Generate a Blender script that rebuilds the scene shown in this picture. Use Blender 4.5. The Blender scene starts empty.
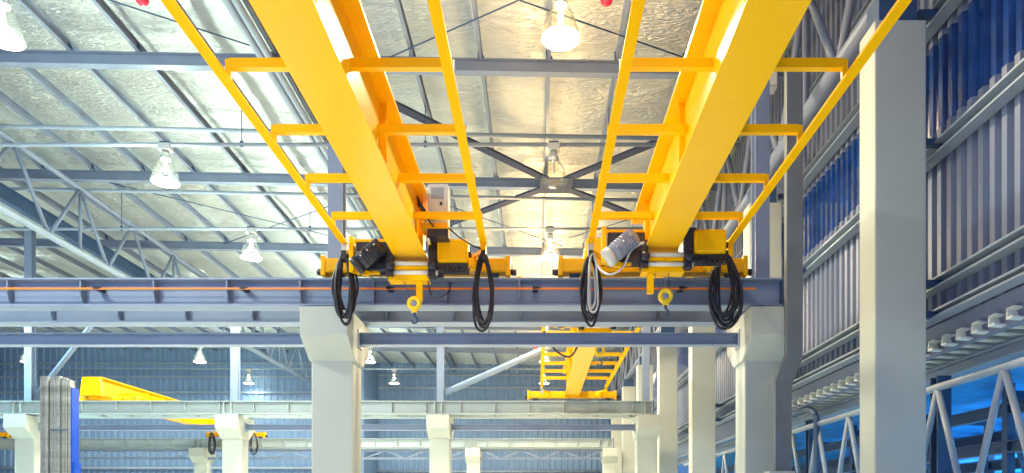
import bpy, bmesh, math, random
from mathutils import Vector
random.seed(7)
S = bpy.context.scene
COL = S.collection
H = 1.7            # camera height above the floor; everything below is built with z = 0 at the camera, then lifted by H

# ------------------------------------------------------------------ materials
MATS = {}
def nodes_of(m):
    m.use_nodes = True
    return m.node_tree.nodes, m.node_tree.links, m.node_tree.nodes['Principled BSDF']

def mat(name, col, rough=.5, metal=0.0, var=.06, scale=3.0, bump=.0, bscale=40.0, coat=0.0, spec=.5):
    """painted / metal surface with a little procedural mottling and optional bump"""
    m = bpy.data.materials.new(name)
    N, L, P = nodes_of(m)
    P.inputs['Roughness'].default_value = rough
    P.inputs['Metallic'].default_value = metal
    P.inputs['Coat Weight'].default_value = coat
    P.inputs['Coat Roughness'].default_value = .14
    P.inputs['Specular IOR Level'].default_value = spec
    tc = N.new('ShaderNodeTexCoord')
    nz = N.new('ShaderNodeTexNoise'); nz.inputs['Scale'].default_value = scale; nz.inputs['Detail'].default_value = 5
    L.new(tc.outputs['Object'], nz.inputs['Vector'])
    rp = N.new('ShaderNodeValToRGB')
    rp.color_ramp.elements[0].position = .3; rp.color_ramp.elements[1].position = .7
    rp.color_ramp.elements[0].color = tuple(max(0, c*(1-var)) for c in col) + (1,)
    rp.color_ramp.elements[1].color = tuple(min(1, c*(1+var)) for c in col) + (1,)
    L.new(nz.outputs['Fac'], rp.inputs['Fac']); L.new(rp.outputs['Color'], P.inputs['Base Color'])
    if bump:
        n2 = N.new('ShaderNodeTexNoise'); n2.inputs['Scale'].default_value = bscale; n2.inputs['Detail'].default_value = 4
        L.new(tc.outputs['Object'], n2.inputs['Vector'])
        b = N.new('ShaderNodeBump'); b.inputs['Strength'].default_value = bump; b.inputs['Distance'].default_value = .02
        L.new(n2.outputs['Fac'], b.inputs['Height']); L.new(b.outputs['Normal'], P.inputs['Normal'])
    MATS[name] = m
    return m

mat('brace_grey', (.06, .07, .11), .8, var=.06, scale=2, spec=.05)
mat('steel', (.20, .24, .325), .45, var=.08, scale=2)
mat('steel_dark', (.035, .08, .17), .5, var=.15, scale=2)
mat('steel_pale', (.28, .34, .42), .4, var=.06, scale=2)
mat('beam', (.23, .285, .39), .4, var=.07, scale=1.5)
mat('concrete', (.48, .50, .43), .55, var=.03, scale=1.2, bump=.04, bscale=30)
mat('floor', (.80, .80, .75), .35, var=.1, scale=.6)
mat('yellow', (1.0, .52, .0), .32, var=.02, scale=1.5, coat=.1, spec=.15)
mat('yellow_dull', (.80, .40, .004), .4, var=.08, scale=4, spec=.2)
mat('yellow_matte', (1.0, .50, .0), .6, var=.02, scale=2, spec=.05)
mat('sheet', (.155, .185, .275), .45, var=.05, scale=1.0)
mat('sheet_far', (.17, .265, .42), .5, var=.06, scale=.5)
mat('blue_plastic', (.008, .045, .20), .13, var=.3, scale=3, coat=.6)
mat('black', (.012, .013, .02), .45, var=.3, scale=8)
mat('motor_black', (.02, .022, .035), .35, var=.3, scale=8)
mat('motor_grey', (.24, .27, .36), .35, var=.12, scale=8)
mat('chrome', (.75, .76, .76), .25, metal=.85, var=.05)
mat('white_tube', (.78, .78, .70), .3, var=.05)
mat('orange', (.95, .24, .02), .45, var=.05)
mat('red', (.65, .015, .06), .3, var=.1)
mat('cable_grey', (.55, .55, .55), .45, var=.1)
mat('panel_grey', (.55, .56, .54), .4, var=.05)
mat('screen', (.30, .33, .36), .2, var=.05)
mat('profile_grey', (.26, .26, .245), .45, metal=.2, var=.35, scale=6)
mat('blue_board', (.004, .05, .36), .35, var=.1)
mat('beam_lit', (.36, .41, .40), .4, var=.05, scale=1.5)  # beam paint made lighter: lamplight on the farther rows put into the colour
mat('duct', (.15, .165, .175), .5, var=.1, scale=3)
mat('cyan_sheet', (.01, .20, .46), .35, var=.55, scale=1.6)
mat('deck', (.70, .72, .66), .45, var=.06)
mat('hoist_lemon', (.90, .62, .01), .3, var=.04)

# crinkled reflective foil of the roof insulation
m = bpy.data.materials.new('foil'); MATS['foil'] = m
N, L, P = nodes_of(m)
P.inputs['Base Color'].default_value = (.74, .76, .70, 1)
P.inputs['Metallic'].default_value = .75
P.inputs['Roughness'].default_value = .33
tc = N.new('ShaderNodeTexCoord')
mp = N.new('ShaderNodeMapping'); mp.inputs['Scale'].default_value = (1.3, 5.0, 1.0)
L.new(tc.outputs['Object'], mp.inputs['Vector'])
n1 = N.new('ShaderNodeTexNoise'); n1.inputs['Scale'].default_value = 1.6; n1.inputs['Detail'].default_value = 9; n1.inputs['Roughness'].default_value = .62; n1.inputs['Distortion'].default_value = .8
L.new(mp.outputs['Vector'], n1.inputs['Vector'])
vo = N.new('ShaderNodeTexVoronoi'); vo.feature = 'DISTANCE_TO_EDGE'; vo.inputs['Scale'].default_value = 3.2
L.new(mp.outputs['Vector'], vo.inputs['Vector'])
mx = N.new('ShaderNodeMath'); mx.operation = 'MULTIPLY_ADD'; mx.inputs[1].default_value = .35
L.new(vo.outputs['Distance'], mx.inputs[0]); L.new(n1.outputs['Fac'], mx.inputs[2])
bp = N.new('ShaderNodeBump'); bp.inputs['Strength'].default_value = 1.0; bp.inputs['Distance'].default_value = .2
L.new(mx.outputs[0], bp.inputs['Height']); L.new(bp.outputs['Normal'], P.inputs['Normal'])

def emit_mat(name, col, strength, clear=True):
    m = bpy.data.materials.new(name); m.use_nodes = True
    N, L = m.node_tree.nodes, m.node_tree.links
    N.clear()
    out = N.new('ShaderNodeOutputMaterial'); e = N.new('ShaderNodeEmission')
    e.inputs['Color'].default_value = col + (1,); e.inputs['Strength'].default_value = strength
    if clear:
        t = N.new('ShaderNodeBsdfTransparent'); a = N.new('ShaderNodeAddShader')
        L.new(e.outputs[0], a.inputs[0]); L.new(t.outputs[0], a.inputs[1]); L.new(a.outputs[0], out.inputs['Surface'])
    else:
        L.new(e.outputs[0], out.inputs['Surface'])
    MATS[name] = m
emit_mat('lamp_glow', (1.0, .88, .60), 6.0)
emit_mat('bulb_glow', (1.0, .90, .70), 4.0)

m = bpy.data.materials.new('clear_dome'); m.use_nodes = True; MATS['clear_dome'] = m
N, L = m.node_tree.nodes, m.node_tree.links; N.clear()
out = N.new('ShaderNodeOutputMaterial'); t = N.new('ShaderNodeBsdfTransparent'); g = N.new('ShaderNodeBsdfGlossy'); x = N.new('ShaderNodeMixShader')
t.inputs['Color'].default_value = (.985, .98, .95, 1); g.inputs['Roughness'].default_value = .2; g.inputs['Color'].default_value = (.6,.6,.6,1)
fr = N.new('ShaderNodeLayerWeight'); fr.inputs['Blend'].default_value = .12
L.new(fr.outputs['Facing'], x.inputs['Fac']); L.new(t.outputs[0], x.inputs[1]); L.new(g.outputs[0], x.inputs[2]); L.new(x.outputs[0], out.inputs['Surface'])

# ------------------------------------------------------------------ mesh building
WL = {}            # world location of every object that is parented
def unit(v): return v.normalized()

def smooth(pts, n=6):
    P = [Vector(p) for p in pts]; P = [2*P[0]-P[1]]+P+[2*P[-1]-P[-2]]; out = []
    for i in range(1, len(P)-2):
        a, b, c, d = P[i-1:i+3]
        for k in range(n):
            t = k/n; out.append(.5*((2*b)+(c-a)*t+(2*a-5*b+4*c-d)*t*t+(3*b-a-3*c+d)*t**3))
    return out+[P[-2]]

class MB:
    def __init__(s): s.v = []; s.f = []; s.sm = []
    def add(s, vs, fs, smooth=False):
        b = len(s.v); s.v += [tuple(p) for p in vs]
        for f in fs: s.f.append([b+i for i in f]); s.sm.append(smooth)
        return s
    def box(s, x0, x1, y0, y1, z0, z1):
        vs = [(x0,y0,z0),(x1,y0,z0),(x1,y1,z0),(x0,y1,z0),(x0,y0,z1),(x1,y0,z1),(x1,y1,z1),(x0,y1,z1)]
        return s.add(vs, [(0,3,2,1),(4,5,6,7),(0,1,5,4),(1,2,6,5),(2,3,7,6),(3,0,4,7)])
    def extr(s, prof, p0, p1, up=(0,0,1), smooth=False, caps=True):
        p0 = Vector(p0); p1 = Vector(p1); d = unit(p1-p0); up = Vector(up)
        if abs(d.dot(up)) > .98: up = Vector((0,1,0))
        u = unit(d.cross(up)); w = unit(u.cross(d)); n = len(prof)
        vs = [p0+u*a+w*b for a,b in prof] + [p1+u*a+w*b for a,b in prof]
        s.add(vs, [(i, (i+1)%n, n+(i+1)%n, n+i) for i in range(n)], smooth)
        if caps:
            s.add(vs[:n], [tuple(range(n-1,-1,-1))]); s.add(vs[n:], [tuple(range(n))])
        return s
    def bar(s, p0, p1, w, h, up=(0,0,1)):
        return s.extr([(-w/2,-h/2),(w/2,-h/2),(w/2,h/2),(-w/2,h/2)], p0, p1, up)
    def tube(s, p0, p1, r, n=12):
        return s.extr([(r*math.cos(2*math.pi*i/n), r*math.sin(2*math.pi*i/n)) for i in range(n)], p0, p1, smooth=True)
    def ibeam(s, p0, p1, h, w, tf=.03, tw=.02, up=(0,0,1)):
        a, b, c = w/2, h/2, tw/2
        return s.extr([(-a,-b),(a,-b),(a,-b+tf),(c,-b+tf),(c,b-tf),(a,b-tf),(a,b),(-a,b),(-a,b-tf),(-c,b-tf),(-c,-b+tf),(-a,-b+tf)], p0, p1, up)
    def channel(s, p0, p1, h, w, t=.012, up=(0,0,1), lip=0.0):
        b = h/2
        pr = [(0,-b),(w,-b)] + ([(w,-b+lip),(w-t,-b+lip)] if lip else []) + [(w if not lip else w-t,-b+t),(t,-b+t),(t,b-t),(w if not lip else w-t,b-t)] + ([(w-t,b-lip),(w,b-lip)] if lip else []) + [(w,b),(0,b)]
        return s.extr(pr, p0, p1, up)
    def prism(s, pts, axis, a, b):
        """polygon pts in the two other axes, extruded from a to b along axis"""
        def p(q, t):
            return (t,q[0],q[1]) if axis=='x' else (q[0],t,q[1]) if axis=='y' else (q[0],q[1],t)
        n = len(pts); vs = [p(q,a) for q in pts] + [p(q,b) for q in pts]
        s.add(vs, [(i,(i+1)%n,n+(i+1)%n,n+i) for i in range(n)]); s.add(vs, [tuple(range(n-1,-1,-1)), tuple(range(n,2*n))])
        return s
    def lathe(s, prof, c, n=24, axis='z', closed=False):
        c = Vector(c); vs = []
        for r, t in prof:
            for i in range(n):
                a = 2*math.pi*i/n; q = (r*math.cos(a), r*math.sin(a))
                vs.append(c + Vector((q[0],q[1],t) if axis=='z' else (t,q[0],q[1]) if axis=='x' else (q[0],t,q[1])))
        fs = []
        for k in range(len(prof)-1):
            for i in range(n):
                fs.append((k*n+i, k*n+(i+1)%n, (k+1)*n+(i+1)%n, (k+1)*n+i))
        s.add(vs, fs, True)
        if closed:
            m = len(prof)-1
            s.add(vs, [tuple(range(n)), tuple(range(m*n, m*n+n))])
        return s
    def sweep(s, pts, r, n=8, closed=False):
        pts = [Vector(p) for p in pts]; m = len(pts); vs = []; up0 = Vector((0.13,1,.05))
        for i, p in enumerate(pts):
            a = pts[(i-1)%m] if (closed or i>0) else p; b = pts[(i+1)%m] if (closed or i<m-1) else p
            d = unit(b-a); u = d.cross(up0)
            if u.length < 1e-3: u = d.cross(Vector((1,0,0)))
            u = unit(u); w = unit(u.cross(d))
            vs += [p+u*(r*math.cos(2*math.pi*k/n))+w*(r*math.sin(2*math.pi*k/n)) for k in range(n)]
        fs = [(i*n+k, i*n+(k+1)%n, ((i+1)%m)*n+(k+1)%n, ((i+1)%m)*n+k) for i in range(m if closed else m-1) for k in range(n)]
        s.add(vs, fs, True)
        if not closed: s.add(vs, [tuple(range(n)), tuple(range((m-1)*n, m*n))])
        return s
    def build(s, name, mt, parent=None, bevel=0, label=None):
        xs, ys, zs = zip(*s.v)
        o3 = Vector(((min(xs)+max(xs))/2, (min(ys)+max(ys))/2, min(zs)))
        me = bpy.data.meshes.new(name)
        me.from_pydata([Vector(p)-o3 for p in s.v], [], s.f); me.update()
        me.polygons.foreach_set('use_smooth', s.sm)
        bm = bmesh.new(); bm.from_mesh(me)
        bmesh.ops.remove_doubles(bm, verts=bm.verts, dist=1e-5)
        bmesh.ops.recalc_face_normals(bm, faces=bm.faces); bm.to_mesh(me); bm.free()
        me.materials.append(MATS[mt])
        o = bpy.data.objects.new(name, me); COL.objects.link(o); WL[o] = o3
        if parent is not None:
            o.parent = parent; o.location = o3 - WL[parent]
        else: o.location = o3
        if bevel:
            b = o.modifiers.new('bevel', 'BEVEL'); b.width = bevel; b.segments = 2; b.limit_method = 'ANGLE'
        if label: o['label'] = label
        return o

def tag(o, label, cat, group=None):
    o['label'] = label; o['category'] = cat
    if group: o['group'] = group
    return o
def thing(name, loc, label, cat, group=None):
    o = bpy.data.objects.new(name, None); o.empty_display_size = .2; COL.objects.link(o)
    o.location = loc; WL[o] = Vector(loc)
    return tag(o, label, cat, group)
def struct(o): o['kind'] = 'structure'; return o
def copy_tree(o, parent=None):
    c = o.copy(); COL.objects.link(c); WL[c] = WL[o].copy()
    if parent is not None: c.parent = parent
    for ch in o.children: copy_tree(ch, c)
    return c
def dup(o, delta, label, group=None):
    c = copy_tree(o); c.location = o.location + Vector(delta)
    c['label'] = label
    if group: c['group'] = group
    return c

ORD = ['first','second','third','fourth','fifth','sixth','seventh','eighth','ninth','tenth','eleventh','twelfth',
       'thirteenth','fourteenth','fifteenth','sixteenth','seventeenth','eighteenth','nineteenth','twentieth',
       'twenty-first','twenty-second','twenty-third','twenty-fourth','twenty-fifth','twenty-sixth','twenty-seventh','twenty-eighth']

SL = -.018                                  # the roof falls slightly to the right
def roof(x, z): return z + SL*x
XR = 6.1                                    # right wall
YB = 54.0                                   # back wall
YL = 49.6                                   # back wall, left part
XL = -46.0
YN = -9.0

# ------------------------------------------------------------------ setting
struct(MB().box(XL, 13, YN, YB+.5, -H-.2, -H).build('floor', 'floor'))

# ceiling: foil hung between the purlins in shallow bellies
PX0, PDX = .22, 1.635
def ceiling_mesh():
    b = MB(); nx, ny = 190, 330
    x0, x1, y0, y1 = XL, XR+.4, YN, YB+.3
    rnd = random.Random(3); seams = [y0]
    while seams[-1] < y1+2: seams.append(seams[-1]+rnd.uniform(.9, 1.7))
    amp = [rnd.uniform(.04, .11) for _ in seams]
    vs = []; k = 0
    for j in range(ny+1):
        y = y0+(y1-y0)*j/ny
        while seams[k+1] < y: k += 1
        t = (y-seams[k])/(seams[k+1]-seams[k])
        for i in range(nx+1):
            x = x0+(x1-x0)*i/nx
            u = ((x-PX0)/PDX) % 1.0
            sag = amp[k]*(math.sin(math.pi*t)**.6)*(.55+.45*math.sin(math.pi*u)) + .03*math.sin(math.pi*u)
            sag += .014*math.sin(x*2.3+y*3.1)*math.sin(x*1.1-y*4.7)
            vs.append((x, y, roof(x, 11.24) - sag))
    W = nx+1
    fs = [(j*W+i, j*W+i+1, (j+1)*W+i+1, (j+1)*W+i) for j in range(ny) for i in range(nx)]
    return b.add(vs, fs, True)
struct(ceiling_mesh().build('ceiling', 'foil'))
struct(MB().add([(XL,YN,roof(XL,11.45)),(XR+.6,YN,roof(XR,11.45)),(XR+.6,YB+.5,roof(XR,11.45)),(XL,YB+.5,roof(XL,11.45)),
                 (XL,YN,roof(XL,11.30)),(XR+.6,YN,roof(XR,11.30)),(XR+.6,YB+.5,roof(XR,11.30)),(XL,YB+.5,roof(XL,11.30))],
                [(0,1,2,3),(7,6,5,4),(0,4,5,1),(1,5,6,2),(2,6,7,3),(3,7,4,0)]).build('roof', 'steel_dark'))

def corrugated(along, a0, a1, off, z0, z1, pitch, depth, out=1, lo=.30, ramp=.14, thick=.006):
    """trapezoidal sheet; ribs stand toward the room"""
    pr = []; a = a0
    while a < a1:
        for da, d in ((0,0),(lo*pitch,0),((lo+ramp)*pitch,depth),((1-ramp)*pitch,depth)):
            if a+da <= a1: pr.append((a+da, d))
        a += pitch
    b = MB(); n = len(pr)
    def p(q, z, t=0): return (off-out*(q[1]-t), q[0], z) if along == 'y' else (q[0], off-out*(q[1]-t), z)
    vs = [p(q,z0) for q in pr]+[p(q,z1) for q in pr]+[p(q,z0,thick) for q in pr]+[p(q,z1,thick) for q in pr]
    fs = []
    for i in range(n-1):
        fs += [(i,i+1,n+i+1,n+i),(2*n+i,3*n+i,3*n+i+1,2*n+i+1),(i,2*n+i,2*n+i+1,i+1),(n+i,n+i+1,3*n+i+1,3*n+i)]
    fs += [(0,n,3*n,2*n),(n-1,3*n-1,4*n-1,2*n-1)]
    return b.add(vs, fs)

wr = struct(corrugated('y', YN, YB, XR, 2.82, 5.74, .245, .075).build('wall_right', 'sheet'))
struct(corrugated('y', YN, YB, XR+.012, 7.1, 11.7, .245, .075).build('wall_right_upper', 'sheet'))
struct(corrugated('y', YN, YB, XR+.02, 5.60, 7.3, .245, .075).build('window_1', 'blue_plastic'))
struct(MB().box(XR+.12, XR+.2, YN, YB, 2.8, 11.7).build('wall_right_outer', 'steel_dark'))
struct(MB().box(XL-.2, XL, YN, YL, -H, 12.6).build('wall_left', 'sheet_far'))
# wall girts (one per bay line)
for i, (z, w, h, nm) in enumerate(((9.0,.16,.16,'upper wall girt high on the right wall behind the lattice truss'),(7.32,.2,.2,'pale wall girt running along the top edge of the blue strip'),
                               (5.32,.2,.2,'pale wall girt just below the dark blue translucent strip'),
                               (3.34,.2,.16,'pale wall girt halfway down the lit ribbed right wall'),
                               (2.88,.22,.12,'lowest wall girt above the row of annex roof purlins'))):
    g = MB(); g.channel((XR-.08, YN, z), (XR-.08, YB, z), h, -w, .03)
    tag(g.build('wall_girt', 'steel_pale'), nm, 'wall girt', 'girts of the right wall')
struct(MB().prism([(XR-.02,2.82),(XR+.2,2.82),(XR+.2,2.42),(XR+.12,2.42)], 'y', YN, YB).build('trim_1', 'sheet'))

# back wall in two depths, the left part nearer
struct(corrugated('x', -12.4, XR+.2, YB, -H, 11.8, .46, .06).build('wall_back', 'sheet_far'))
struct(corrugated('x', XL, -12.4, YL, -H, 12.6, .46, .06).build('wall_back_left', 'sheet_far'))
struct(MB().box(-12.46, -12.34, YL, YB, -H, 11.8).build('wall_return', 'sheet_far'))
for z, nm in ((10.35,'top'),(9.4,'middle'),(8.3,'lower'),):
    for (xa, xb, y, side) in ((XL,-12.5,YL-.14,'left'),(-12.3,XR-.2,YB-.14,'right')):
        tag(MB().channel((xa,y,z),(xb,y,z),.14,.07,.015).build('wall_girt','steel_pale'),
            f'{nm} thin horizontal girt on the {side} half of the far ribbed wall','wall girt','girts of the far wall')

# ------------------------------------------------------------------ roof steel
RY = [16.8, 22.8, 28.8, 34.8, 40.8, 46.8]
rl = ['nearest grey roof rafter, crossing above the lit lamp between the cranes','second grey roof rafter, carrying the cross brace gusset',
      'third grey roof rafter, just above the near crane beam','fourth roof rafter, mostly behind the near crane beam',
      'fifth roof rafter, mostly behind the tie beam','farthest roof rafter, close to the back wall']
for y, nm in zip(RY, rl):
    r = thing('roof_rafter', (0, y, 10.7), nm, 'rafter', 'roof rafters')
    MB().ibeam((XL, y, roof(XL,10.61)), (5.9, y, roof(5.9,10.61)), .31, .2, .022, .016, ).build('beam_body','steel',r)
    if y < 30:
        for k in range(-14, 4):
            x = PX0+PDX*k
            c = MB().prism([(x-.03,roof(x,10.77)),(x+.14,roof(x,10.77)),(x+.03,roof(x,10.98)),(x-.03,roof(x,10.98))],'y',y-.09,y-.075)
            c.build('purlin_cleat','steel_dark',r)

for k in range(-24, 4):
    x = PX0+PDX*k
    if k == 0: nm = 'grey roof purlin running right above the lit lamp between the cranes'
    elif k > 0: nm = f'grey roof purlin, {ORD[k-1]} to the right of the one above the central lamp'
    else: nm = f'grey roof purlin, {ORD[-k-1]} to the left of the one above the central lamp'
    p = MB().channel((x, YN, roof(x,10.88)), (x, YB-.1, roof(x,10.88)), .225, .085, .01, lip=.025)
    tag(p.build('roof_purlin','steel'), nm, 'purlin', 'roof purlins')

# light longitudinal roof strut left of the left crane
t = thing('roof_strut', (-6.45, 20, 10.8), 'pale double tube strut under the roof left of the left crane', 'strut')
MB().tube((-6.55, YN, 10.72), (-6.55, YB-.3, 10.72), .085).build('tube', 'steel_pale', t)
MB().tube((-6.36, YN, 10.72), (-6.36, YB-.3, 10.72), .085).build('tube', 'steel_pale', t)

# horizontal cross brace on the second rafter
xb = thing('cross_brace', (.55, 22.1, 10.37), 'grey X-shaped roof brace with square gusset between the two cranes', 'brace')
zc = 10.41
MB().box(.55-.5,.55+.55,21.9,22.95,zc-.03,zc+.0).build('gusset','brace_grey',xb)
MB().box(.2,.9,22.7,22.9,zc,zc+.06).build('stub','brace_grey',xb)
for (x, y) in ((-5.5,16.4),(5.35,17.9),(-6.4,28.4),(5.4,26.3)):
    d = unit(Vector((x-.55,y-22.4,0)))*.35
    MB().channel((.55+d.x,22.4+d.y,zc+.03),(x,y,roof(x,zc+.03)),.10,.30,.02) if False else MB().bar((.55+d.x,22.4+d.y,zc+.03),(x,y,roof(x,zc+.04)),.27,.07).build('brace_arm','brace_grey',xb)

# sloping struts under the roof and level lamp pipes
for (y, nm) in ((19.5,'pale thin roof strut just above the pipe of the second lamp row'),(23.4,'pale thin roof strut between second and third rafter')):
    tag(MB().tube((XL,y,roof(XL,10.42)),(5.6,y,roof(5.6,10.42)),.055).build('roof_strut','steel_pale'), nm, 'strut')
LY = [1.6, 7.3, 13.0, 18.7, 24.3, 30.0, 35.7, 41.4, 48.4]
ZP = 9.76
pn = ['nearest','second','third','fourth','fifth','sixth','seventh']
for i, y in enumerate(LY[2:]):
    pp = thing('lamp_pipe', (-9, y, ZP), f'thin pale pipe carrying the {pn[i]} row of ceiling lamps', 'pipe', 'pipes carrying the lamps')
    MB().tube((XL,y,ZP+.0),(5.4,y,ZP+.0),.05).build('pipe','steel_pale',pp)
    if y < 26:
        for k in (-3.2,-7.5,-14,-20,1.9):
            x = PX0+PDX*round((k-PX0)/PDX)+.04
            hr = MB(); hr.tube((x,y,ZP+.03),(x,y,roof(x,10.78)),.012,6); hr.box(x-.04,x+.04,y-.03,y+.03,ZP-.06,ZP+.09)
            hr.build('hanger_rod','steel_dark',pp)

# thin tension rods in the roof plane
zr = 10.72
rods = [((-3.9,16.9),(5.6,11.0),'thin roof tie rod left of the central lamp, rising to the right'),
        ((-8.5,11.0),(4.0,16.75),'thin roof tie rod right of the central lamp, falling to the right'),
        ((-16,11.0),(-6.0,16.75),'thin roof tie rod near the upper left corner, passing behind the crane rail'),
        ((-14.5,23.4),(-6.0,29.3),'thin roof tie rod above the third left lamp, falling right'),
        ((-5.0,23.3),(-13.5,29.2),'thin roof tie rod above the third left lamp, rising right'),
        ((-3.5,24.5),(1.0,28.4),'thin roof tie rod below the cross brace gusset, falling right'),
        ((4.6,24.6),(.2,28.4),'thin roof tie rod below the cross brace gusset, rising right')]
for a, b, nm in rods:
    tag(MB().tube((a[0],a[1],roof(a[0],zr)),(b[0],b[1],roof(b[0],zr)),.016,6).build('tie_rod','steel_dark'), nm, 'tie rod', 'roof tie rods')

# longitudinal lattice trusses
def truss(x, zlo, zhi, ynodes, label, yend, rl=.14, rd=.062, m1='steel', m2='steel_pale'):
    t = thing('lattice_truss', (x, 20, zlo), label, 'truss')
    MB().tube((x,YN,zlo),(x,yend,zlo),rl,16).build('lower_chord',m2,t)
    MB().tube((x,YN,zhi),(x,yend,zhi),rl*.75,14).build('upper_chord',m1,t)
    for i, y in enumerate(ynodes):
        for s in (-1.46, 1.46):
            MB().tube((x,y,zhi),(x,y+s,zlo),rd).build('diagonal',m1,t)
        if i % 2 == 0: MB().tube((x,y,zhi),(x,y,zlo),rd*.9).build('upright',m1,t)
    return t
truss(-14.95, 8.4, 10.50, [17.0+2.93*i for i in range(0,11)], 'pale tubular lattice truss along the roof at the left', YL-.3, .11, .058)
truss(5.22, 7.66, 10.18, [10.7+2.95*i for i in range(-1,14)], 'grey tubular lattice truss along the top of the right wall columns', YB-.3, .16, .075, m2='steel')
tag(MB().ibeam((-17.4,YN,10.3),(-17.4,37,10.3),.5,.22).build('eave_or_shade_beam','steel_dark'),'dark blue bar for the shaded purlin gap under the roof left of the lattice truss','beam')  # dark bar put in for the shadow gap beside a purlin

# ------------------------------------------------------------------ concrete column rows
CX = [-3.675+7.74*k for k in range(-4, 2)]
RP = 13.6                                   # depth between column rows
def column(x, dy, label, grp):
    c = thing('concrete_column', (x, 12.8+dy, -H), label, 'column', grp)
    MB().box(x-.375,x+.375,12.5+dy,13.1+dy,-H,2.72).build('shaft','concrete',c,bevel=.03)
    # corbel: front and back brackets, tapering into the shaft
    pr = [(12.0,3.5),(13.55,3.5),(13.55,3.02),(13.1,2.66),(12.5,2.66),(12.0,3.0)]
    MB().prism([(a+dy,b) for a,b in pr],'x',x-.415,x+.415).build('corbel','concrete',c,bevel=.02)
    bp = MB()
    for yy in (12.12,12.38,13.2,13.45):
        for sx in (-.22,.22): bp.box(x+sx-.06,x+sx+.06,yy+dy-.05,yy+dy+.05,3.5,3.53)
    bp.build('bearing_plate','steel_dark',c)
    return c
rowname = ['front row','second row','third row']
collab = {(0,4):'big pale concrete column with corbel under the left crane', (0,5):'big pale concrete column with corbel beside the grey downpipe',
          (1,1):'pale concrete corbel column of the second row beside the grey profile stack',
          (1,2):'second-row concrete corbel column left of the big left column',
          (1,3):'second-row concrete corbel column right of the big left column',
          (1,4):'second-row concrete corbel column left under the far yellow crane',
          (1,5):'second-row concrete corbel column right of the far yellow crane',
          (2,2):'small far concrete corbel column between stack and big left column',
          (2,3):'far concrete corbel column behind the big left column',
          (2,4):'small far concrete corbel column below the far crane, left one',
          (2,5):'small far concrete corbel column below the far crane, right one',
          (2,1):'small far concrete corbel column behind the grey profile stack'}
for r in range(3):
    for i, x in enumerate(CX):
        if r == 0 and i < 4: continue
        if r == 1 and i < 2: continue
        if r == 2 and i < 2: continue
        lab = collab[(r,i)] if r != 1 else {2:collab[(1,1)],3:collab[(1,2)],4:collab[(1,3)],5:collab[(1,5)]}[i]
        column(x, RP*r, lab, 'concrete corbel columns')

# runway beams: front and back beam on every row
XE = 4.22
def runway(yc, dy, x0, z0, z1, label, n0, mt='beam'):
    y = yc+dy; zm = (z0+z1)/2
    b = thing('runway_beam', (0, y, z0), label, 'beam', 'crane runway beams')
    MB().ibeam((x0,y,zm),(XE,y,zm),z1-z0,.34,.03,.02).build('beam_body',mt,b)
    x = XE-.75
    while x > max(x0, n0):
        MB().prism([(y-.155,z0+.03),(y-.012,z0+.03),(y-.012,z1-.03),(y-.155,z1-.03),(y-.155,z0+.3),(y-.10,z0+.12)] if False else
                   [(y-.15,z0+.16),(y-.06,z0+.05),(y-.012,z0+.05),(y-.012,z1-.03),(y-.15,z1-.03)],'x',x-.012,x+.012).build('stiffener',mt,b)
        x -= 1.265
    if dy:
        for cx in CX:
            for q in (-.13,.13): MB().box(cx+q-.02,cx+q+.02,y-.15,y-.011,z0+.03,z1-.03).build('bearing_stiffener',mt,b)
    MB().box(XE,XE+.03,y-.2,y+.2,z0-.02,z1+.02).build('end_plate','steel_dark',b)
    return b
runway(12.25, 0, -13, 3.53, 4.01, 'long grey crane runway beam with orange strip, nearest across the hall', -10.5)
runway(13.32, 0, -13, 3.53-.05+.05, 4.01, 'grey runway beam directly behind the one with the orange strip', -10.8)
runway(12.25, RP, XL+6, 3.53, 4.01, 'brightly lit runway beam of the second column row, under the far crane', -22, 'beam_lit')
runway(13.32, RP, XL+6, 3.53, 4.01, 'runway beam hidden behind the brightly lit second-row beam', -22, 'beam_lit')
runway(12.25, 2*RP, XL+6, 3.53, 4.01, 'farthest lit runway beam on the small third-row columns', -30, 'beam_lit')
runway(13.32, 2*RP, XL+6, 3.53, 4.01, 'runway beam directly behind the farthest lit runway beam', -5, 'beam_lit')

# crane rails on the beams (part of the track, lie on top)
# orange conductor strip on the front beam
c = thing('conductor_strip', (-4, 12.07, 3.82), 'thin orange conductor strip along the nearest runway beam', 'conductor strip')
MB().box(-13, 3.75, 12.035, 12.06, 3.795, 3.825).build('strip','orange',c)
for x in [-7.6+2.52*k for k in range(0,5)]:
    k = MB(); k.box(x-.05,x+.04,12.03,12.24,3.80,3.85); k.box(x+.04,x+.09,12.03,12.09,3.81,3.835); k.build('clamp','black',c)

# steel posts on the columns, up to the roof
plab = {(0,4):'grey steel post standing on the big left column behind the left crane', (0,5):'dark steel post standing on the big right column behind the right crane'}
for r in range(2):
    for i, x in enumerate(CX):
        if r == 0 and i < 4: continue
        if r == 1 and i < 2: continue
        lab = plab.get((r,i)) or {2:'slim steel post above the second-row column near the profile stack',3:'slim steel post above the second-row column left of the big column',
              4:'slim steel post above the second-row column left of the far crane',5:'slim steel post right of the far yellow crane'}[i]
        y = 12.8+RP*r
        p = thing('steel_post', (x,y,3.5), lab, 'post', 'steel posts on the columns')
        MB().ibeam((x,y,3.525),(x,y,roof(x,10.42) if r == 0 or i == 2 else 8.1),.26,.26,.02,.016,up=(0,1,0)).build('shaft','beam',p)
        MB().box(x-.17,x+.17,y-.17,y+.17,3.5,3.525).build('base_plate','steel_dark',p)

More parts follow.
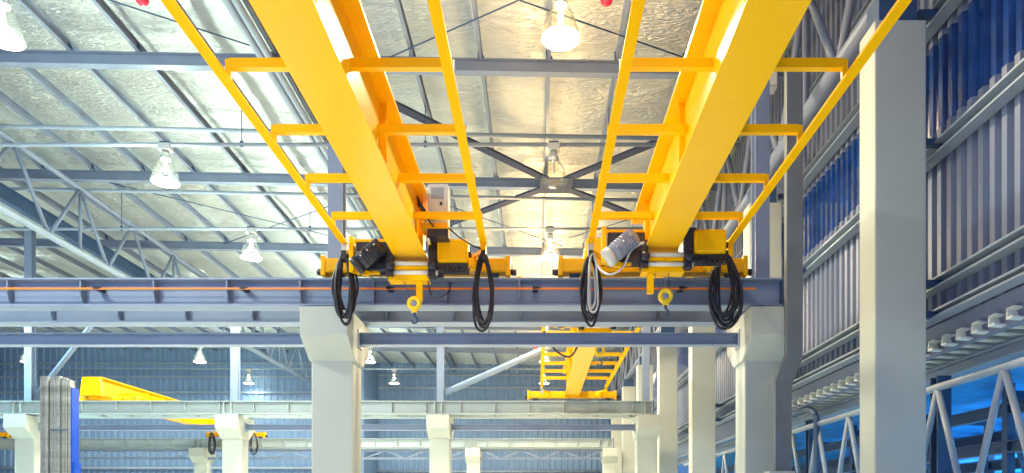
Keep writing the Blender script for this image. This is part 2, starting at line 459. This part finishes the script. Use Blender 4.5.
# tie beams between columns
def tie(x0, x1, dy, label):
    y = 12.8+dy
    b = thing('tie_beam', ((x0+x1)/2,y,3.0), label, 'beam', 'tie beams between columns')
    MB().ibeam((x0+.02,y,3.11),(x1-.02,y,3.11),.22,.2,.02,.014).build('beam_body','beam',b)
    for xx in (x0,x1-.02): MB().box(xx,xx+.02,y-.15,y+.15,2.95,3.27).build('end_plate','steel_pale',b)
tl = {(0,4):'tie beam between the two big concrete columns',(0,3):'tie beam running off left from the big left column',
      (1,1):'second-row tie beam at the left edge, left of the profile stack',(1,2):'second-row tie beam passing behind the profile stack',(1,3):'second-row tie beam partly behind the big left column',(1,4):'second-row tie beam under the far yellow crane'}
for (r,i), lab in tl.items():
    tie(CX[i]+.415 if True else 0, CX[i+1]-.415, RP*r, lab)
# lattice ties of the third row
for i in range(1,5):
    x0, x1, y = CX[i]+.42, CX[i+1]-.42, 12.6+2*RP
    t = thing('lattice_tie', ((x0+x1)/2,y,2.9), 'small far lattice tie '+{1:'behind the profile stack',2:'left of the big left column',3:'behind the big left column',4:'below the far yellow crane'}[i], 'lattice tie','lattice ties of the third row')
    MB().bar((x0,y,3.38),(x1,y,3.38),.1,.12).build('top_chord','steel',t)
    MB().bar((x0,y,2.93),(x1,y,2.93),.1,.12).build('bottom_chord','steel',t)
    n = 6
    for k in range(n):
        a = x0+(x1-x0)*k/n; b = x0+(x1-x0)*(k+1)/n
        MB().bar((a,y,2.93 if k%2 else 3.38),(b,y,3.38 if k%2 else 2.93),.07,.07).build('web_bar','steel_pale',t)

# long diagonal braces in the second row
tag(MB().tube((CX[4]+.15,26.45,4.42),(CX[5]-.1,26.45,7.75),.12).build('diagonal_brace','steel_pale'),'pale diagonal brace rising right from a second-row post toward the far crane','brace')
tag(MB().tube((CX[2]+.1,26.45,4.2),(-15.6,26.45,8.6),.09).build('diagonal_brace','steel'),'steep diagonal brace rising from the post behind the profile stack','brace')
# lower far pipes
for z, nm in ((2.36,'upper'),(1.75,'lower')):
    tag(MB().tube((XL,YL-.3,z+.6),(-12.5,YL-.3,z+.6),.09).build('wall_pipe','steel_pale'),f'{nm} horizontal pipe low on the far wall, left half','pipe')
    tag(MB().tube((-12.3,YB-.3,z+.6),(5.5,YB-.3,z+.6),.09).build('wall_pipe','steel_pale'),f'{nm} horizontal pipe low on the far wall, right half','pipe')

# ------------------------------------------------------------------ right wall columns
wl = ['nearest and widest tall pale column at the right wall','tall right wall column hidden behind the downpipe','tall pale right wall column left of the big right column',
      'tall pale right wall column beside the far crane','tall right wall column behind the second-row corbel column','small pale far column of the right wall','farthest pale column of the right wall']
for i in range(7):
    y = 10.1+6*i
    c = thing('wall_column', (5.235,y+.25,-H), wl[i], 'column', 'columns along the right wall')
    MB().box(4.86,5.61,y,y+.5,-H,7.08).build('shaft','concrete',c,bevel=.025)
    MB().box(4.95,5.5,y+.06,y+.44,7.08,7.5).build('saddle','steel_dark',c)
    if i < 3:
        for z in (7.32,5.42,3.34,2.88):
            MB().box(5.61,XR-.1,y+.2,y+.3,z-.05,z+.05).build('girt_cleat','steel_dark',c)

# grey downpipe in front of the wall, bent beside the right column
dp = thing('downpipe', (4.32,12.3,.3), 'flat grey downpipe with a bend right beside the big right column', 'downpipe')
pts = [(4.36,11.95,7.6),(4.36,11.95,2.62),(4.17,11.95,2.15),(4.17,11.95,.62)]
d = MB().prism([(4.22,7.6),(4.50,7.6),(4.50,2.58),(4.31,2.12),(4.31,.66),(4.03,.66),(4.03,2.18),(4.22,2.66)],'y',11.88,12.02)
d.build('pipe','duct',dp,bevel=.01)
MB().box(3.9,4.34,11.8,12.1,.2,.66).build('outlet_box','concrete',dp,bevel=.01)
MB().box(4.44,4.56,11.9,12.02,4.05,4.12).build('bracket','steel_dark',dp)

# floodlight on the truss
fl = thing('floodlight', (4.95,15.1,9.0), 'small grey floodlight fixed on the right lattice truss', 'floodlight')
MB().prism([(-.0+15.0,9.05),(15.25,9.05),(15.3,9.4),(14.95,9.4)],'x',4.72,5.12).build('housing','panel_grey',fl)
MB().box(4.75,5.09,14.93,14.97,9.1,9.36).build('lens','white_tube',fl)
MB().bar((4.92,15.12,9.3),(5.2,15.2,9.5),.05,.05).build('arm','steel_dark',fl)

# ------------------------------------------------------------------ annex beyond the right wall
struct(MB().prism([(XR+.1,2.62),(6.95,2.555),(6.95,2.63),(XR+.1,2.70)],'y',YN,YB).build('annex_roof','deck'))
struct(MB().prism([(6.95,2.555),(13,2.1),(13,2.18),(6.95,2.63)],'y',YN,YB).build('annex_roof_sheet','cyan_sheet'))
NP = 0
y = 8.97
while y < 19.0:
    s = MB(); 
    prof = [(-.06,-.075),(.065,-.075),(.065,-.05),(-.04,-.05),(-.04,.05),(.08,.05),(.08,.075),(-.06,.075)]
    s.extr(prof,(XR-.06,y,2.53),(XR+1.3,y,2.44))
    p = s.build('annex_purlin','deck')
    tag(p, f'short channel purlin end under the right wall, {ORD[NP]} in the row from the right edge' if NP<28 else 'short channel purlin end low on the right wall', 'purlin', 'annex purlin ends')
    NP += 1; y += .3625
    if NP == 28: NP = 28
tag(MB().ibeam((6.72,YN,2.27),(6.72,YB,2.27),.2,.2,.03,.02).build('eave_or_shade_beam','steel_pale'),'pale eave beam running under the annex purlin ends','beam')
lt = thing('lattice_truss', (6.3,12,0), 'pale low lattice girder with V tubes in the opening at lower right', 'truss')
MB().tube((6.3,YN,1.93),(6.3,30,1.93),.062).build('top_chord','steel_pale',lt)
MB().tube((6.3,YN,0),(6.3,30,0),.075).build('bottom_chord','steel_pale',lt)
for k in range(-1,10):
    y = 9.46+1.575*k
    for s in (-.79,.79): MB().tube((6.3,y,1.93),(6.3,y+s*.93,0),.048).build('web_tube','steel_pale',lt)
# annex steel
tag(MB().ibeam((6.5,11.3,-H),(6.5,11.3,2.15),.22,.22,up=(0,1,0)).build('steel_post','steel_dark'),'dark blue steel post right of the nearest wall column','post','annex posts')
tag(MB().ibeam((6.55,16.75,-H),(6.55,16.75,2.15),.22,.22,up=(0,1,0)).build('steel_post','steel_dark'),'dark blue steel post beside the bent dark pipe','post','annex posts')
tag(MB().sweep(smooth([(6.2,17.0,2.3),(6.25,16.5,2.34),(6.25,16.0,2.28),(6.25,15.75,2.1),(6.25,15.7,1.7),(6.25,15.7,-H)]),.07,10).build('bent_pipe','steel_dark'),'dark gooseneck pipe right of the grey downpipe','pipe')
for k, (x, z) in enumerate(((8.2,1.75),(8.2,1.1),(8.2,.5),(9.8,1.55),(9.8,.95),(9.8,.35))):
    tag(MB().ibeam((x,4,z),(x,32,z),.22,.16).build('annex_rail','steel_dark'),
        f'dark blue horizontal rail in the annex, {["top","middle","bottom"][k%3]} one of the {"nearer" if x<9 else "farther"} frame','rail','annex rails')
for k in range(4):
    y = 12.2+3.0*k
    q = thing('portal_rack', (9.0,y,-H), f'dark portal frame with diagonal in the annex, {ORD[k]} from the right edge', 'frame', 'annex frames')
    MB().bar((8.2,y,-H),(8.2,y,2.2),.14,.14).build('upright','steel_dark',q)
    MB().bar((9.8,y,-H),(9.8,y,2.1),.14,.14).build('upright','steel_dark',q)
    MB().bar((8.2,y,2.0),(9.8,y,1.9),.12,.16).build('crossbar','steel_dark',q)
    MB().bar((8.2,y+.1,1.9),(9.8,y+1.4,-.3),.09,.09).build('diagonal','steel_dark',q)
def horiz_sheet(x, y0, y1, z0, z1, pitch=.2, depth=.05):
    pr = []; z = z0
    while z < z1:
        pr += [(z,0),(z+.35*pitch,0),(z+.5*pitch,depth),(z+.85*pitch,depth)]; z += pitch
    n = len(pr); vs = [(x-d,y0,q) for q,d in pr]+[(x-d,y1,q) for q,d in pr]+[(x+.08,y0,z0),(x+.08,y1,z0),(x+.08,y0,z),(x+.08,y1,z)]
    fs = [(i,i+1,n+i+1,n+i) for i in range(n-1)]+[(2*n,2*n+1,2*n+3,2*n+2),(0,n,2*n+1,2*n),(n-1,2*n+2,2*n+3,2*n-1)]
    return MB().add(vs, fs)
struct(horiz_sheet(12.6, YN, YB, -H, 2.3).build('wall_annex','cyan_sheet'))

# ------------------------------------------------------------------ ceiling lamps
def make_lamp(lit=True):
    x, y, z = 0, 0, 0
    t = thing('ceiling_lamp', (0,0,0), 'lamp', 'ceiling lamp', 'high bay lamps')
    MB().box(-.16,.16,-.11,.11,.84,1.02).build('ballast_box','panel_grey',t,bevel=.015)
    c = MB(); c.box(-.13,.13,-.08,.08,1.02,1.07); c.build('pipe_clamp','steel_dark',t)
    nk = MB(); nk.lathe([(.0,.86),(.10,.86),(.10,.70),(.13,.66),(.13,.60),(.0,.60)],(0,0,0),20); nk.build('neck','chrome',t)
    MB().lathe([(.12,.62),(.17,.56),(.23,.44),(.285,.30),(.33,.14),(.365,.02),(.365,.0),(.355,.0),(.355,.02),(.32,.14),(.275,.30),(.22,.44),(.16,.55),(.11,.61)],(0,0,0),32).build('dome','clear_dome',t)
    MB().lathe([(.0,-.055),(.12,-.05),(.25,-.03),(.355,.004)],(0,0,0),32).build('diffuser','lamp_glow' if lit else 'clear_dome',t)
    MB().lathe([(.0,.22),(.03,.24),(.05,.32),(.05,.42),(.03,.54),(.03,.60),(.0,.60)],(0,0,0),14).build('bulb','bulb_glow' if lit else 'white_tube',t)
    return t
ZL = 8.75
LX = [.42, -9.95, -20.0, -30.2]
lamp0 = make_lamp(); dark0 = make_lamp(False)
used = False
rowlab = {13.0:'nearest row',18.7:'second row',24.3:'third row',30.0:'fourth row',35.7:'fifth row',41.4:'sixth row',48.4:'farthest row'}
def point(x, y, z, power, col, r=.22):
    l = bpy.data.lights.new('lamp_light','POINT'); l.energy = power; l.color = col; l.shadow_soft_size = r
    o = bpy.data.objects.new('lamp_light', l); COL.objects.link(o); o.location = (x,y,z); return o
def down(x, y, z, power, col):
    l = bpy.data.lights.new('lamp_beam','AREA'); l.shape = 'DISK'; l.size = .7; l.energy = power; l.color = col
    o = bpy.data.objects.new('lamp_beam', l); COL.objects.link(o); o.location = (x,y,z); return o
LAMP_POWER = 200
for iy, y in enumerate(LY):
    for ix, x in enumerate(LX):
        if ix >= 2 and y < 36: continue
        if y > 45 and ix == 3: continue
        warm = ix == 0
        if ix == 0 and y == 18.7:
            dark0.location = (x,y,ZL); dark0['label'] = 'unlit clear high bay lamp hanging in front of the cross brace gusset'; continue
        if y < 10:
            lab = f'high bay lamp hanging {"over the camera" if y<5 else "just beyond the top edge"} in the {"central" if warm else "left"} line'
        else:
            lab = f'glowing high bay lamp, {rowlab[y]}, in the {["line between the two cranes","line left of the left crane","second line left of the left crane","leftmost line"][ix]}'
        if not used: o = lamp0; used = True
        else: o = copy_tree(lamp0)
        o.location = (x,y,ZL); o['label'] = lab
        col = (1.0,.64,.28) if warm else (.76,1.0,.94)
        f = 1.0 if y < 45 else .12
        if y < 10: f = .13 if warm else .8
        g = f if warm else f*1.25
        point(x, y, ZL+.16, LAMP_POWER*(1.5 if warm else 1.3)*f, col)
        down(x, y, ZL-.1, 440*g, (1.0,.86,.62) if warm else (.95,1.0,.88))

o = copy_tree(lamp0); o.location = (-20.0,24.3,ZL); o['label'] = 'high bay lamp just beyond the left edge, level with the third row'
point(-20.0,24.3,ZL+.16,18,(.5,.85,1.0)); down(-20.0,24.3,ZL-.1,900,(.55,.92,1.0))

# red roof detectors
for (x, y, nm) in ((-8.2,14.5,'red round fire detector at the top edge, upper left'),(1.42,14.5,'red round fire detector at the top edge right of the central lamp'),(-.1,26.0,'small red detector beside the far yellow crane')):
    z = 10.47 if y < 20 else 6.0
    t = thing('fire_detector', (x,y,z), nm, 'detector', 'red fire detectors')
    MB().lathe([(0,0),(.07,.005),(.11,.04),(.13,.09),(.13,.15),(0,.15)],(x,y,z),20).build('dome','red',t)
    MB().lathe([(.0,.15),(.09,.15),(.09,.2),(.0,.2)],(x,y,z),16).build('base','panel_grey',t)
    if y < 20: MB().tube((x,y,z+.2),(x,y,roof(x,11.1)),.02,8).build('stem','steel_dark',t)
    else: MB().tube((x,y,z+.2),(x,y,z+.25),.02,8).build('stem','steel_dark',t)

# ------------------------------------------------------------------ overhead cranes
Y0, Y1 = -.28, 12.25
RW = 1.16; RO = .05      # half distance of the side rails and their offset from the girder
def make_crane(label):
    c = thing('bridge_crane', (0,6,4.01), label, 'crane', 'yellow bridge cranes')
    za, zb = 4.20, 5.05
    g = MB()
    g.box(-.265,.265,Y0-.2,Y1-.12,za,za+.03)
    g.build('bottom_flange','yellow',c)
    MB().box(-.17,.17,Y0-.2,Y1-.12,za+.03,zb).build('box_web','yellow',c)
    MB().box(-.345,.345,Y0-.2,Y1+.1,zb,zb+.035).build('top_flange','yellow',c)
    MB().prism([(-.42,4.36),(.42,4.36),(.33,5.05),(-.33,5.05)],'y',Y0-.32,Y0-.2).build('end_box','yellow',c)
    st = MB()
    for yy in (3.2,5.95,8.7,11.45):
        MB().box(.17,.24,yy-.012,yy+.012,za+.03,zb).build('web_stiffener','yellow',c)
        MB().box(-.24,-.17,yy-.012,yy+.012,za+.03,zb).build('web_stiffener','yellow',c)
    # end carriages with wheels
    for ye, s in ((Y0,1),(Y1,-1)):
        e = MB(); e.box(-1.60,1.60,ye-.14,ye+.14,4.12,4.36)
        for sx in (-1,1): e.box(sx*1.60-.04,sx*1.60+.04,ye-.16,ye+.16,4.06,4.40)
        ec = e.build('end_carriage','yellow_dull',c,bevel=.012)
        for sx in (-1.35,1.35):
            MB().lathe([(0,-.05),(.09,-.05),(.09,.05),(0,.05)],(sx,ye,4.10),18,'y').build('wheel','steel_dark',ec)
            MB().box(sx-.17,sx+.17,ye-.16,ye-.14,4.14,4.30).build('axle_cover','yellow_dull',ec)
        for sx in (-1,1):
            MB().lathe([(0,0),(.05,0),(.06,.06),(.06,.1),(0,.1)],(sx*1.69-.05,ye,4.16),12,'x').build('buffer','black',ec)
        MB().lathe([(0,-.16),(.11,-.16),(.13,-.13),(.13,.1),(0,.1)],(.98,ye-.2,4.22),16,'y').build('drive_motor','yellow',ec)
    # side rails with cross bars
    ys = Y1-.55
    for sx in (RO-RW,RO+RW):
        MB().bar((sx,Y0+.4,4.45),(sx,ys,4.45),.11,.03).build('side_rail','yellow_matte',c)
    yy = 11.06
    while yy > Y0+.5:
        MB().bar((RO-RW+.02,yy,4.65),(-.17,yy,4.65),.075,.10).build('cross_bar','yellow',c)
        MB().bar((.17,yy,4.65),(RO+RW-.02,yy,4.65),.075,.10).build('cross_bar','yellow',c)
        for sx in (RO-RW,RO+RW): MB().box(sx-.03,sx+.03,yy-.02,yy+.02,4.49,4.70).build('bar_bracket','yellow',c)
        yy -= 1.25
    for sx in (RO-RW,RO+RW):   # brackets at the rail ends
        MB().box(sx-.045,sx+.045,ys-.05,ys+.06,4.22,4.5).build('rail_bracket','panel_grey' if sx<0 else 'yellow',c)
        MB().bar((sx,ys,4.33),(sx*.72,Y1-.15,4.3),.06,.06).build('rail_strut','yellow_dull',c)
    return c

def make_hoist(cx, y, black, label):
    """rope hoist hung on the girder"""
    t = thing('rope_hoist', (cx,y,3.9), label, 'hoist', 'rope hoists')
    X = lambda a: cx+a
    # yellow side frame and back plate
    f = MB(); f.box(X(-1.0),X(-.93),y-.05,y+.12,3.94,4.52); f.box(X(-1.0),X(-.52),y+.06,y+.12,3.94,4.05); f.box(X(-1.0),X(-.3),y+.08,y+.12,4.45,4.52)
    f.prism([(X(-.99),4.12),(X(-.93),4.12),(X(-.66),3.93),(X(-.70),3.88),(X(-.80),3.90)],'y',y-.03,y+.05)
    f.build('side_frame','yellow',t)
    MB().box(X(-.9),X(-.3),y+.02,y+.3,3.98,4.46).build('gearbox','motor_black',t,bevel=.02)
    # tilted motor
    mm = 'motor_black' if black else 'motor_grey'
    a = Vector((X(-.80),y-.16,4.03)) if black else Vector((X(-.86),y-.16,4.02)); b = a+Vector((.36,0,.30))
    d = unit(b-a); mo = MB()
    mo.tube(a, b, .14, 24)
    for k in range(7):
        q = a+d*(.1+.05*k); mo.tube(q-d*.009, q+d*.009, .152, 24)
    mo = mo.build('motor',mm,t)
    MB().tube(a-d*.10, a, .15, 24).build('fan_cover','motor_black' if black else 'panel_grey',mo)
    for k in range(3):
        q = a+d*(.08+.14*k)+Vector((.0,-.145,.02)); MB().lathe([(0,-.03),(.014,-.03),(.014,.02),(0,.02)],q,10,'y').build('bolt','chrome',mo)
    # rope drum made of pale tubes
    for z, x0, x1 in ((4.08,-.30,.40),(3.93,-.36,.46)):
        MB().tube((X(x0),y,z),(X(x1),y,z),.042,16).build('drum_tube','white_tube',t)
    MB().box(X(-.28),X(.30),y-.03,y+.2,3.975,4.035).build('drum_frame','yellow',t)
    for sx in (-.335,.36):
        h = MB(); h.box(X(sx-.05),X(sx+.07),y-.07,y+.1,3.86,4.3); h.lathe([(0,-.1),(.06,-.1),(.075,-.06),(.075,.05),(0,.05)],(X(sx+.02),y-.06,4.02),16,'y'); h.build('trolley_cheek','motor_black',t)
    for sx in (-.2,.2):
        MB().lathe([(0,-.04),(.075,-.04),(.075,.04),(0,.04)],(X(sx),y+.12,4.275),18,'x').build('trolley_wheel','steel_dark',t)
    # control side
    MB().box(X(.30),X(.52),y-.02,y+.35,3.96,4.52).build('switch_housing','motor_black',t,bevel=.02)
    cb = MB().box(X(.46),X(.97),y-.12,y+.18,4.07,4.46).build('control_box','yellow',t,bevel=.045)
    MB().box(X(.47),X(.96),y-.08,y+.2,3.97,4.06).build('cable_tray','black',t)
    MB().box(X(.97),X(1.02),y-.02,y+.06,4.2,4.28).build('plug','black',cb)
    w = MB()
    for k in range(5):
        x0 = .5+.08*k; w.sweep([(X(x0),y-.1,3.99),(X(x0+.03),y-.13,3.92),(X(x0+.1),y-.12,3.885),(X(x0+.16),y-.1,3.93),(X(x0+.18),y-.08,4.0)],.014,6)
    w.build('wiring','black',t)
    # underside plate, hanger and hook block
    MB().prism([(X(-.2),3.95),(X(.22),3.95),(X(.30),3.85),(X(.32),3.80),(X(-.36),3.80),(X(-.36),3.86),(X(-.28),3.88)],'y',y-.02,y+.2).build('base_plate','yellow',t)
    MB().box(X(.10) if black else X(-.27),X(.20) if black else X(-.17),y-.0,y+.07,3.47,3.81).build('hanger_arm','yellow',t)
    hx = X(.07) if black else X(.02)
    rp = MB(); rp.tube((hx-.07,y+.02,3.5),(hx-.22,y+.02,3.92),.007,6); rp.tube((hx+.07,y+.02,3.5),(hx+.05,y+.02,3.92),.007,6)
    rp.build('rope','steel_dark',t)
    hb = MB(); hb.lathe([(.05,-.03),(.085,-.045),(.118,-.03),(.118,.03),(.085,.045),(.05,.03),(.05,-.03)],(hx,y,3.42),28,'y')
    hb.box(hx-.045,hx+.045,y-.028,y+.028,3.27,3.33)
    hb = hb.build('hook_block','hoist_lemon',t)
    MB().lathe([(0,-.03),(.05,-.03),(.05,.03),(0,.03)],(hx,y,3.42),18,'y').build('sheave','motor_grey',hb)
    hk = MB(); hk.tube((hx,y,3.28),(hx,y,3.21),.025,10)
    hk.sweep([(hx,y,3.22),(hx+.045,y,3.18),(hx+.05,y,3.13),(hx+.02,y,3.095),(hx-.025,y,3.10),(hx-.045,y,3.14)],.018,8)
    hk.build('hook','steel_dark',hb)
    return t

def loops(cx, y, ztop, w, h, n, seed, r=.022):
    rnd = random.Random(seed); b = MB()
    for k in range(n):
        ww = w*rnd.uniform(.4,1.0)/2; hh = h*rnd.uniform(.75,1.0); ox = rnd.uniform(-.08,.08)*w; oy = rnd.uniform(-.05,.05)
        pts = []
        for i in range(28):
            a = 2*math.pi*i/28; t = (1-math.cos(a))/2               # 0 at the top, 1 at the bottom
            px = math.sin(a)*ww*(.55+.75*t*(1.25-t*.55))
            pts.append((cx+ox*t+px+.012*math.sin(3*a+k), y+oy+.02*math.sin(2*a+k), ztop-hh*t))
        b.sweep(pts, r, 8, closed=True)
    return b

CL, CR = -2.12, 1.99
crane = make_crane('left yellow bridge crane with black motor, nearest to the camera')
def place(o, x, dy): o.location.x = x; o.location.y += dy
right = copy_tree(crane); place(right, CR, 0); right['label'] = 'right yellow bridge crane with grey motor, nearest to the camera'
far = copy_tree(crane); place(far, 1.25, RP); far['label'] = 'far yellow bridge crane with ladder-like side rails seen between column rows'
fl_ = copy_tree(crane); place(fl_, -17.0, 2*RP); fl_['label'] = 'distant yellow crane on the second-row beam beside the grey profile stack'
fl2 = copy_tree(crane); place(fl2, -31.4, 2*RP); fl2['label'] = 'distant yellow crane end at the far left edge'
place(crane, CL, 0)

make_hoist(CL, 11.6, True, 'black rope hoist with hook hanging under the left yellow crane')
make_hoist(CR+.03, 11.2, False, 'grey motor rope hoist with hook hanging under the right yellow crane')
h3 = make_hoist(1.25, 15.0, True, 'rope hoist on the far crane, mostly hidden by the tie beam')

# grey switch panel on the left crane
sp = thing('switch_panel', (CL+.55,11.35,4.55), 'grey switch panel with two round knobs on the left crane girder', 'switch panel')
MB().box(CL+.36,CL+.68,11.2,11.45,4.58,5.22).build('case','panel_grey',sp,bevel=.015)
MB().box(CL+.41,CL+.61,11.19,11.2,4.98,5.16).build('display','screen',sp)
for xx in (.44,.57): MB().lathe([(0,-.025),(.034,-.025),(.034,.0),(0,.0)],(CL+xx,11.2,4.68),16,'y').build('knob','black',sp)
MB().lathe([(0,-.02),(.022,-.02),(.022,.0),(0,.0)],(CL+.57,11.2,4.9),12,'y').build('knob','black',sp)
MB().box(CL+.25,CL+.68,11.16,11.48,4.50,4.58).build('bracket','yellow_dull',sp)
MB().box(CL+.34,CL+.68,11.2,11.46,4.38,4.50).build('lower_box','motor_black',sp)
tag(MB().tube((CL+.30,11.1,4.75),(CL+.36,11.35,4.3),.03,10).build('conduit','chrome'),'short shiny conduit between girder and switch panel','conduit')
cb = MB()
for k in range(5):
    z = 4.98-.03*k; x0 = CL+.2
    cb.sweep([(x0,11.1+.02*k,z),(x0+.05+.02*k,11.08,z-.1),(x0+.09+.025*k,11.08,z-.28),(x0+.16+.025*k,11.12,z-.36)],.012,6)
tag(cb.build('cable_harness','black'),'black curved cables between left girder and switch panel','cable')
tag(MB().sweep([(CL+.66,11.25,4.55),(CL+.85,11.35,4.42),(CL+1.05,11.5,4.34),(CL+RO+RW-.04,11.6,4.33)],.014,6).build('feed_cable','black'),'black cable from the switch panel to the right side rail','cable')

# coiled cables hanging at the rail ends
def bundle(cx, y, w, h, n, seed, mt, label, extra=None):
    t = thing('cable_coil', (cx,y,4.3-h), label, 'cable coil', 'cable coils hanging from the crane rails')
    loops(cx, y, 4.28, w, h, n, seed).build('coil', mt, t)
    if extra: loops(cx+.03, y-.05, 4.25, w*.7, h*.85, 2, seed+9, .018).build('grey_coil', extra, t)
    MB().box(cx-.035,cx+.035,y-.09,y+.09,4.16,4.31).build('strap','black',t)
    MB().lathe([(.02,-.02),(.045,-.02),(.045,.02),(.02,.02)],(cx,y,4.28),14,'y').build('hanger_ring','chrome',t)
    return t
yb = Y1-.55
bundle(CL+RO-RW,yb,.50,1.22,9,1,'black','thick black cable coil hanging on the left rail of the left crane')
bundle(CL+RO+RW,yb,.34,1.32,5,2,'black','slim black cable coil hanging on the right rail of the left crane')
bundle(CR+RO-RW,yb,.38,1.25,5,3,'black','black and grey cable coil on the left rail of the right crane','cable_grey')
bundle(CR+RO+RW-.08,yb,.60,1.30,10,4,'black','wide tangled black cable coil on the right rail of the right crane')
for cx, yy, s in ((-17.0+RO+RW,2*RP+yb,5),(-17.0+RO-RW,2*RP+yb,6),(1.25-.2,15.5,7)):
    if s == 7: continue
    bundle(cx,yy,.5,1.25,4,s,'black',{5:'small distant cable coil right of the second-row column',6:'small distant cable coil left of the second-row column'}[s])
tag(MB().sweep(smooth([(CR+RO-RW+.04,11.66,4.25),(CR+RO-RW+.14,11.5,3.95),(CR+RO-RW+.3,11.35,3.82),(CR+RO-RW+.48,11.25,3.9),(CR+RO-RW+.6,11.12,4.12),(CR+RO-RW+.78,11.05,4.22),(CR-.35,11.08,4.2)]),.018,8).build('grey_cable','cable_grey'),
    'pale grey cable looping from the rail to the grey hoist motor','cable')
tag(MB().sweep(smooth([(CL+.28,11.6,3.92),(CL+.33,11.7,3.62),(CL+.45,11.75,3.56),(CL+.62,11.75,3.66),(CL+.66,11.75,3.82)]),.012,6).build('loop_cable','black'),'thin black cable loop under the left hoist','cable')
WL[far] = far.location.copy()
MB().sweep(smooth([(1.25+RO-RW,17.4,4.44),(1.25-1.0,17.42,4.3),(1.25-.8,17.5,3.98),(1.25-.45,17.6,3.86),(1.25-.2,17.7,4.21)]),.025,8).build('loop_cable','black',far,label='black sagging cable')

# ------------------------------------------------------------------ stack of grey profiles at the left
stk = thing('profile_stack', (-13.75,20,-H), 'tall upright bundle of grey ribbed metal profiles with blue board', 'profile stack')
rnd = random.Random(11); x = -14.12
zt = 3.8
for k, (w, dz, dy) in enumerate(((.20,0,.0),(.10,-.02,-.06),(.07,-.10,.08),(.14,-.03,-.02),(.19,.0,-.05),(.10,-.05,.04),(.07,-.04,-.03),(.07,-.08,.0),(.09,-.10,.05))):
    w *= .82; dy *= .6
    p = MB(); p.box(x,x+w-.01,19.85+dy,20.06+dy,-H,zt+dz)
    for q in range(int(w/.045)): p.box(x+.01+q*.045,x+.025+q*.045,19.835+dy,19.85+dy,-H,zt+dz-.02)
    p.build('profile','profile_grey' ,stk,bevel=.006)
    x += w
MB().box(x,x+.03,19.9,20.2,-H,zt-.32).build('board','blue_board',stk)
MB().box(-13.8,x+.0,19.77,19.79,2.25,2.28).build('strap','steel_dark',stk)
MB().box(x+.03,x+.09,19.9,20.2,-H,1.35).build('lower_board','blue_board',stk)

# ------------------------------------------------------------------ lift everything to the floor, world, camera
for o in list(COL.objects):
    if o.parent is None: o.location.z += H

w = bpy.data.worlds.new('world'); S.world = w; w.use_nodes = True
bg = w.node_tree.nodes['Background']; bg.inputs['Color'].default_value = (.22,.42,1.0,1); bg.inputs['Strength'].default_value = 1.0

# added blue area light hidden under the annex roof to brighten the annex
def area(name, loc, rot, sx, sy, power, col):
    l = bpy.data.lights.new(name,'AREA'); l.shape='RECTANGLE'; l.size=sx; l.size_y=sy; l.energy=power; l.color=col
    o = bpy.data.objects.new(name,l); COL.objects.link(o); o.location=loc; o.rotation_euler=rot; return o
area('annex_fill', (11.2,14,2.2+H-.25), (0,0,0), 1.2, 24, 1100, (.2,.65,1.0))

cam = bpy.data.cameras.new('camera'); co = bpy.data.objects.new('camera', cam); COL.objects.link(co)
co.location = (0,0,H); co.rotation_euler = (math.pi/2,0,0)
cam.sensor_fit = 'HORIZONTAL'; cam.sensor_width = 36; cam.lens = 36*700/1024
cam.shift_x = (512-538)/1024; cam.shift_y = (510-236.5)/1024
cam.clip_end = 300
S.camera = co

S.view_settings.view_transform = 'Standard'; S.view_settings.look = 'None'
S.view_settings.exposure = 0.62; S.view_settings.gamma = 1.0; S.view_settings.use_curve_mapping = False
S.cycles.use_denoising = True
S.cycles.max_bounces = 8; S.cycles.diffuse_bounces = 5; S.cycles.transparent_max_bounces = 12
S.cycles.sample_clamp_indirect = 8
